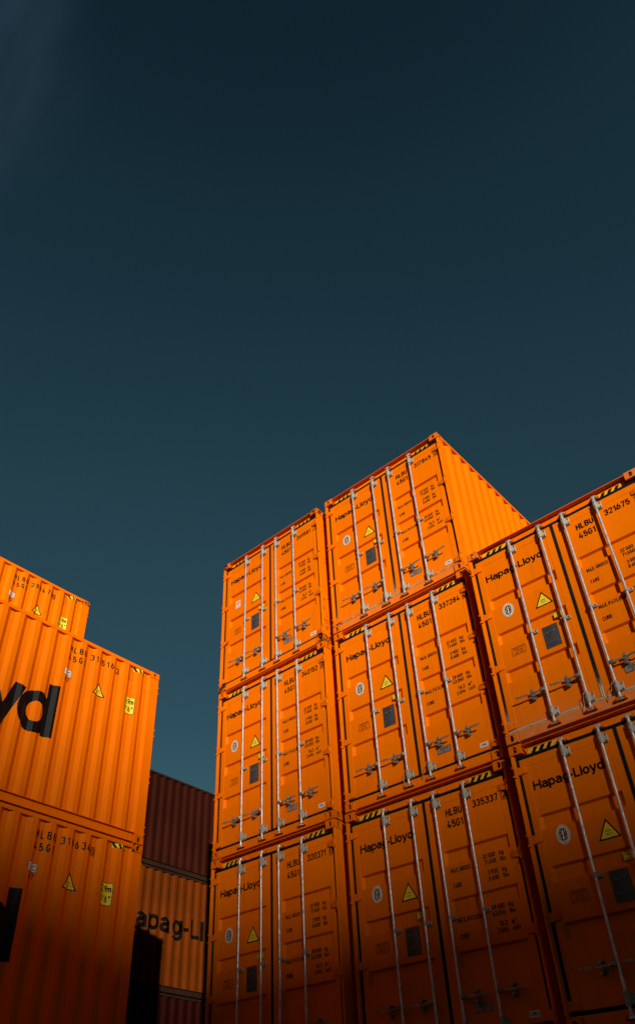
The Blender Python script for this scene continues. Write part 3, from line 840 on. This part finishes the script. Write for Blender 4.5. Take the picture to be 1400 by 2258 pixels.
def number_meshes(num, chk):
    out = []
    d = Decal(); strokes(d, 'HLBU', 1.556, 2.418, 0.088, 0, sx=0.90, weight=1.15); out.append(('owner_code', d.mesh('owner_code', ['black'], on_door(Y_FR))))
    d = Decal(); strokes(d, '45G1', 1.556, 2.274, 0.088, 0, sx=0.90, weight=1.15); out.append(('size_code', d.mesh('size_code', ['black'], on_door(Y_FR))))
    d = Decal(); strokes(d, num, 1.932, 2.424, 0.086, 0, sx=0.90, weight=1.15); out.append(('serial_number', d.mesh('serial_number', ['black'], on_door(Y_FR))))
    d = Decal(); strokes(d, chk, 2.356, 2.424, 0.084, 0, 1, sx=0.85, align='CENTER'); d.frame(2.321, 2.391, 2.406, 2.526, 0.007, 0, 1)
    out.append(('check_digit', d.mesh('check_digit', ['black'], on_door(Y_FR))))
    return out

# ---- side graphics (for the side on local x = 0, read towards the doors)
def on_side(u, v, l):
    y = -(u + 0.03)
    return (0.007 + prof(y) - 0.0018 - 0.0012 * l, y, v + 0.012)
SFOLD = [-q - 0.03 for q in FOLDS]
def side_letters():
    d = Decal(); strokes(d, 'Hapag-Lloyd', -1.815, 1.066, 0.84, 0, gap=-0.08,  face='gro', align='RIGHT')
    return d.mesh('company_lettering', ['black'], on_side, SFOLD)
def side_numbers(num, chk):
    out = []; kw = dict(sx=0.82, gap=0.38, weight=1.15)
    for nm, tx, u, v in (('owner_code', 'HLBU', -1.760, 2.585), ('size_code', '45G1', -1.760, 2.425), ('serial_number', num, -1.370, 2.589)):
        d = Decal(); strokes(d, tx, u, v, 0.104, 0, **kw); out.append((nm, d.mesh(nm, ['black'], on_side, SFOLD)))
    d = Decal(); strokes(d, chk, -0.848, 2.574, 0.086, 0, 1, sx=0.85, align='CENTER'); d.frame(-0.884, -0.812, 2.556, 2.676, 0.007, 0, 1)
    out.append(('check_digit', d.mesh('check_digit', ['black'], on_side, SFOLD)))
    return out
def side_code(n):
    d = Decal()
    d.rect(-1.806, -1.648, 2.140, 2.262, 1, 0); d.rect(-1.799, -1.740, 2.147, 2.255, 0, 1); d.rect(-1.733, -1.655, 2.147, 2.255, 0, 1)
    d.text('i', -1.770, 2.162, 0.076, 1, 2, align='CENTER', bold=0.01); d.text('C', -1.694, 2.166, 0.066, 1, 2, align='CENTER', bold=0.01)
    strokes(d, n, -1.727, 2.050, 0.070, 1, 0, align='CENTER')
    return d.mesh('code_sticker', ['white', 'black'], on_side, SFOLD)
def side_tri():
    d = Decal(); tri_graphic(d, -1.270, -1.030, 2.040, 2.268, 0, 1, 0.02)
    return d.mesh('warning_sticker', ['black', 'yellow'], on_side, SFOLD)
def side_height():
    d = Decal()
    d.poly(rrect(-0.668, -0.462, 1.962, 2.262, 0.018), 1, 0); d.poly(rrect(-0.660, -0.470, 1.970, 2.254, 0.014), 0, 1)
    strokes(d, '2,9m', -0.565, 2.140, 0.086, 1, 2, sx=0.72, align='CENTER', weight=1.1); strokes(d, "9'6\"", -0.565, 2.005, 0.086, 1, 2, sx=0.80, gap=0.18, align='CENTER', weight=1.1)
    return d.mesh('height_sticker', ['yellow', 'black'], on_side, SFOLD)
def side_hazard():
    d = Decal(); v0, v1 = 2.752, 2.812
    d.rect(-0.555, -0.315, v0, v1, 0, 0)
    for k in range(3): 
        u = -0.548 + k * 0.082
        d.poly([(u + 0.042, v0), (u + 0.082, v0), (u + 0.040, v1), (u, v1)], 1, 1)
    return d.mesh('hazard_strip', ['yellow', 'black'], on_side, SFOLD)
def side_tag():
    d = Decal(); d.rect(-0.640, -0.545, 2.560, 2.790, 0, 0); d.rect(-0.630, -0.555, 2.570, 2.640, 1, 1)
    return d.mesh('seal_plate', ['orange_casting', 'logo_orange'], on_side, SFOLD)

# ------------------------------------------------------------------ ground, added sun-blocking ridge
def ground():
    mt, t, b = node_mat('yard_asphalt')
    geo = t.nodes.new('ShaderNodeNewGeometry')
    n = N(t, 'ShaderNodeTexNoise', Scale=0.35, Detail=9.0, Roughness=0.7)
    t.links.new(geo.outputs['Position'], n.inputs[0])
    rp = t.nodes.new('ShaderNodeValToRGB')
    rp.color_ramp.elements[0].position = 0.3; rp.color_ramp.elements[0].color = (0.035, 0.034, 0.033, 1)
    rp.color_ramp.elements[1].position = 0.75; rp.color_ramp.elements[1].color = (0.085, 0.080, 0.074, 1)
    t.links.new(n.outputs[0], rp.inputs[0]); t.links.new(rp.outputs[0], b.inputs['Base Color'])
    b.inputs['Roughness'].default_value = 0.9
    me = bpy.data.meshes.new('yard'); s = 4000
    me.from_pydata([(-s, -s, 0), (s, -s, 0), (s, s, 0), (-s, s, 0)], [], [(0, 1, 2, 3)])
    me.materials.append(mt)
    o = link('yard_ground', me); o['kind'] = 'structure'

def added_shade_ridge():
    """an unseen ridge added to block the low sun: its edge fades the sunlight out over the lower containers"""
    mt, t, b = node_mat('shade_ridge_scrub')
    geo = t.nodes.new('ShaderNodeNewGeometry')
    n = N(t, 'ShaderNodeTexNoise', Scale=0.05, Detail=9.0, Roughness=0.7)
    t.links.new(geo.outputs['Position'], n.inputs[0])
    rp = t.nodes.new('ShaderNodeValToRGB')
    rp.color_ramp.elements[0].position = 0.35; rp.color_ramp.elements[0].color = (0.035, 0.05, 0.02, 1)
    rp.color_ramp.elements[1].position = 0.7; rp.color_ramp.elements[1].color = (0.11, 0.10, 0.05, 1)
    t.links.new(n.outputs[0], rp.inputs[0]); t.links.new(rp.outputs[0], b.inputs['Base Color'])
    b.inputs['Roughness'].default_value = 1.0
    az = R(SUN_AZ); s = Vector((math.sin(az), math.cos(az), 0)); lt = Vector((-s.y, s.x, 0))
    D = RIDGE_D
    z0 = RIDGE_Z + math.tan(R(SUN_EL)) * D
    us = [-900, -700, -520, -380, -260, -160, -90, -45, -20, -10, 0, 10, 20, 45, 90, 160, 260, 380, 520, 700, 900]
    crest = []
    for u in us:
        h = z0 + RIDGE_TILT * max(-20, min(20, u))
        if abs(u) > 20:
            h += (9 * math.sin(u * 0.011 + 0.6) - 9 * math.sin(math.copysign(20, u) * 0.011 + 0.6)) - 0.00006 * (abs(u) - 20) ** 2
        crest.append(h)
    rows = [(-260, 0.0), (-180, 0.22), (-110, 0.55), (-50, 0.84), (-15, 0.965), (0, 1.0), (25, 0.96), (90, 0.8), (200, 0.5), (330, 0.2), (430, 0.0)]
    v = []; f = []
    rnd = random.Random(3)
    for d_, k in rows:
        for u, h in zip(us, crest):
            jit = 0 if k in (0.0, 1.0) else rnd.uniform(-0.04, 0.02)
            p = s * (D + d_) + lt * u
            v.append((p.x, p.y, -0.5 if k == 0 else h * (k + jit)))
    n_ = len(us)
    for a in range(len(rows) - 1):
        for c in range(n_ - 1):
            f.append((a * n_ + c, a * n_ + c + 1, (a + 1) * n_ + c + 1, (a + 1) * n_ + c))
    me = bpy.data.meshes.new('added_shade_ridge'); me.from_pydata(v, [], f); me.materials.append(mt)
    o = link('added_shade_ridge', me); o['kind'] = 'structure'
RIDGE_D, RIDGE_Z, RIDGE_TILT = 560.0, 6.25, -0.15  # invented ridge, placed and tilted so its penumbra darkens the lower rows
ground()
added_shade_ridge()

# ------------------------------------------------------------------ assembling
ST = make_stickers()
M_LD, M_RD = door_mesh(0.082, 1.204, 0.166, 1.112), door_mesh(1.246, W - 0.082, 1.408, 2.276)
M_LG, M_RG = gasket_mesh(0.082, 1.204, 0.036, 0.0215), gasket_mesh(1.246, W - 0.082, 0.0205, 0.036)
HZ = [2.582, 1.806, 1.022, 0.226]
M_HL = [hinge_mesh(1, 0.0, z) for z in HZ]; M_HR = [hinge_mesh(-1, W, z) for z in HZ]
M_ROD, M_KT, M_KB, M_GD, M_MG = rod_mesh(), keeper_mesh(-1), keeper_mesh(1), guide_mesh(), mid_guide_mesh()
M_HA, M_HB, M_HK = handle_mesh(-1), handle_mesh(1), handle_keeper_mesh()

TONE = random.Random(11)
def put(name, me, parent, loc=(0, 0, 0), **props):
    o = link(name, me, parent); o.location = loc
    for k, v in props.items(): o[k] = v
    return o

def container(x, y, z, turn, label, pal='orange', H=2.896, group=None, num=None, chk='0', doors=True, white_seal=False, dust=0.0, rust=0.0, seals=(), side=False, code=None, graffiti=False):
    e = bpy.data.objects.new('shipping_container', None); COL.objects.link(e)
    e.empty_display_size = 0.5
    e.location = (x, y, z); e.rotation_euler = (0, 0, math.pi if turn else 0)
    tag(e, label, 'container', group)
    tone = TONE.uniform(-0.07, 0.05)
    for nm, me, loc in body_parts(pal, H):
        p = put(nm, me, e, loc, tone=tone + TONE.uniform(-0.02, 0.02))
        if nm == 'corner_casting': p['rust'] = rust
        if nm in ('door_sill', 'corner_casting', 'corner_post') and dust: p['dust'] = dust * (0.4 if nm == 'door_sill' else 0.15)
    if not doors: return e
    for k in range(2):
        dr = put('door', (M_LD, M_RD)[k], e, dust=dust * 0.28, tone=tone + TONE.uniform(-0.03, 0.03))
        put('door_gasket', (M_LG, M_RG)[k], dr, dust=dust * 7.0)
        for hm in (M_HL, M_HR)[k]: put('hinge', hm, dr, rust=rust * 0.5)
        for j in range(2):
            rx = RODS[2 * k + j]
            put('locking_bar', M_ROD, dr, (rx, ROD_Y, 0))
            put('cam_keeper', M_KT, dr, (rx, 0.040, 2.784)); put('cam_keeper', M_KB, dr, (rx, -0.024, 0.072))
            for gz in (2.632, 0.214): put('bar_guide', M_GD, dr, (rx, ROD_Y, gz))
            put('bar_guide', M_MG, dr, (rx, ROD_Y, 1.304))
            put('door_handle', (M_HA, M_HB)[k], dr, (rx, ROD_Y, 0.506))
            put('handle_keeper', M_HK, dr, (rx + (-1, 1)[k] * 0.178, 0, 0.504))
        if k == 0:
            names = ['company_lettering', 'warning_sticker', 'white_seal_sticker' if white_seal else 'oval_seal_sticker', 'yellow_tag', 'data_plate', 'repair_notice']
        else:
            names = ['gross_weight_marking', 'tare_marking', 'payload_marking', 'volume_marking', 'approval_plate', 'maker_label']
        for nm in names: put(nm, ST[nm], dr)
        if k == 1 and num:
            for nm, me in number_meshes(num, chk): put(nm, me, dr)
        for (sr, sp) in seals:
            if sr // 2 == k:
                w_ = MB(); w_.tube([(RODS[sr] + a, b, c + 0.045) for a, b, c in sp], 0.0035, 6)
                put('wire_seal', w_.mesh('wire_seal', ['wire']), dr)
    put('hazard_strip', ST['hazard_l'], e); put('hazard_strip', ST['hazard_r'], e)
    if side:
        put('company_lettering', SIDE['letters'], e)
        for nm, me in side_numbers(num, chk): put(nm, me, e)
        put('code_sticker', side_code(code), e)
        put('warning_sticker', SIDE['tri'], e); put('height_sticker', SIDE['height'], e)
        put('seal_plate', SIDE['tag'], e)
        put('hazard_strip', SIDE['hazard'], e)
    if graffiti:
        d = Decal()
        for pts in ([(0.05, 0.82), (0.075, 0.87), (0.10, 0.83)], [(0.075, 0.87), (0.072, 0.78)],
                    [(0.045, 0.72), (0.05, 0.62)], [(0.085, 0.71), (0.09, 0.61)], [(0.047, 0.665), (0.088, 0.655)],
                    [(0.115, 0.60), (0.118, 0.51), (0.150, 0.515)],
                    [(0.04, 0.46), (0.048, 0.41), (0.075, 0.405)], [(0.072, 0.45), (0.075, 0.36)], [(0.10, 0.47), (0.088, 0.34)],
                    [(0.11, 0.43), (0.125, 0.45), (0.128, 0.42), (0.11, 0.375), (0.13, 0.37)], [(0.135, 0.435), (0.15, 0.45), (0.152, 0.42), (0.136, 0.37), (0.157, 0.37)],
                    [(0.085, 0.23), (0.08, 0.31), (0.108, 0.235), (0.105, 0.315)], [(0.125, 0.235), (0.122, 0.315), (0.152, 0.318)], [(0.124, 0.275), (0.145, 0.277)]):
            d.stroke(pts, 0.006, 0, 0)
        put('chalk_scrawl', d.mesh('chalk_scrawl', ['brown'], lambda u, v, l: (W - 0.0025, u, v)), e)
    return e

SIDE = dict(letters=side_letters(), tri=side_tri(), height=side_height(), hazard=side_hazard(), tag=side_tag())

seal1 = [(0.0, -0.025, 0.235), (-0.03, -0.04, 0.21), (-0.045, -0.03, 0.15), (-0.06, -0.02, 0.09), (-0.072, -0.018, 0.03)]
seal2 = [(0.0, -0.025, 0.24), (-0.04, -0.045, 0.20), (-0.06, -0.035, 0.13), (-0.10, -0.03, 0.06), (-0.115, -0.02, 0.10), (-0.10, -0.02, 0.12)]
seal3 = [(0.0, -0.025, 0.23), (0.05, -0.03, 0.20), (0.075, -0.02, 0.15), (0.095, -0.02, 0.12)]
HC = 2.896
GA, GB, GC_ = 'orange containers in the left column of door ends', 'orange containers in the middle column of door ends', 'orange containers in the right column of door ends'
XB, YB, XC, YC = 2.595, 0.040, 5.188, -0.160
container(0, 0, 3 * HC, 0, 'orange container 269581 with a white square sticker, topmost of the left door column', group=GA, num='269581', chk='1', white_seal=True, rust=0.5, graffiti=True)
container(0, 0.004, 2 * HC, 0, 'orange container numbered 340152, under the one with the white square sticker', group=GA, num='340152', chk='6', rust=0.25, seals=[(1, seal1), (2, seal3)])
container(-0.008, 0, 1 * HC, 0, 'shaded orange container numbered 320371, lowest visible in the left door column', group=GA, num='320371', chk='0')
container(XB, YB, 3 * HC + 0.035, 0, 'orange container 317845 whose long ribbed side shows against the sky', group=GB, num='317845', chk='4', rust=0.15, dust=0.35, seals=[(1, seal1)])
container(XB + 0.006, YB - 0.006, 2 * HC + 0.02, 0, 'orange container numbered 337284, second from the top in the middle door column', group=GB, num='337284', chk='0', rust=0.1, seals=[(1, seal1), (2, seal2)])
container(XB - 0.006, YB - 0.010, 1 * HC + 0.01, 0, 'shaded orange container numbered 335337, lowest visible in the middle door column', group=GB, num='335337', chk='2')
container(XC, YC, 2 * HC + 0.035, 0, 'orange container 321675 with beige dust along its bottom sill, topmost at the right', group=GC_, num='321675', chk='7', dust=1.0, rust=0.05, seals=[(1, seal1), (2, seal2)])
container(XC + 0.004, YC, 1 * HC + 0.02, 0, 'shaded orange container under the dusty one at the right edge', group=GC_)
# the ground layer that carries the three door columns
container(0, 0, 0, 0, 'orange container on the ground carrying the left door column', group=GA)
container(XB, YB, 0, 0, 'orange container on the ground carrying the middle door column', group=GB)
container(XC, YC, 0, 0, 'orange container on the ground carrying the right door column', group=GC_)

# side-on stack at the left, its doors turned away
GD = 'orange containers seen side-on at the left'
XD, YD = -0.271, -1.099
container(XD, YD, 2 * HC + 0.03, 1, 'orange side-on container numbered 311516 with huge black yd lettering', group=GD, num='311516', chk='3', side=True, code='87')
container(XD + 0.004, YD, 1 * HC + 0.03, 1, 'darker orange side-on container numbered 319634, beneath the one lettered yd', group=GD, num='319634', chk='0', side=True, code='87', rust=0.4)
container(XD, YD, 0.03, 1, 'orange side-on container on the ground beneath number 319634', group=GD)
XF, YF = -2.905, -1.092
container(XF, YF, 3 * HC + 0.03, 1, 'orange side-on container numbered 288476, highest and farthest left against the sky', group=GD, num='288476', chk='0', side=True, code='82', rust=0.4)
for k in range(3):
    container(XF, YF, k * HC + 0.03, 1, 'hidden orange container in the row behind the one lettered yd, carrying number 288476', group='hidden containers under number 288476')

# older stack far behind, between the two orange rows
XE = -7.70
E_A, E_Z = 3.93, 1.37
GE = 'old containers stacked in the gap behind'
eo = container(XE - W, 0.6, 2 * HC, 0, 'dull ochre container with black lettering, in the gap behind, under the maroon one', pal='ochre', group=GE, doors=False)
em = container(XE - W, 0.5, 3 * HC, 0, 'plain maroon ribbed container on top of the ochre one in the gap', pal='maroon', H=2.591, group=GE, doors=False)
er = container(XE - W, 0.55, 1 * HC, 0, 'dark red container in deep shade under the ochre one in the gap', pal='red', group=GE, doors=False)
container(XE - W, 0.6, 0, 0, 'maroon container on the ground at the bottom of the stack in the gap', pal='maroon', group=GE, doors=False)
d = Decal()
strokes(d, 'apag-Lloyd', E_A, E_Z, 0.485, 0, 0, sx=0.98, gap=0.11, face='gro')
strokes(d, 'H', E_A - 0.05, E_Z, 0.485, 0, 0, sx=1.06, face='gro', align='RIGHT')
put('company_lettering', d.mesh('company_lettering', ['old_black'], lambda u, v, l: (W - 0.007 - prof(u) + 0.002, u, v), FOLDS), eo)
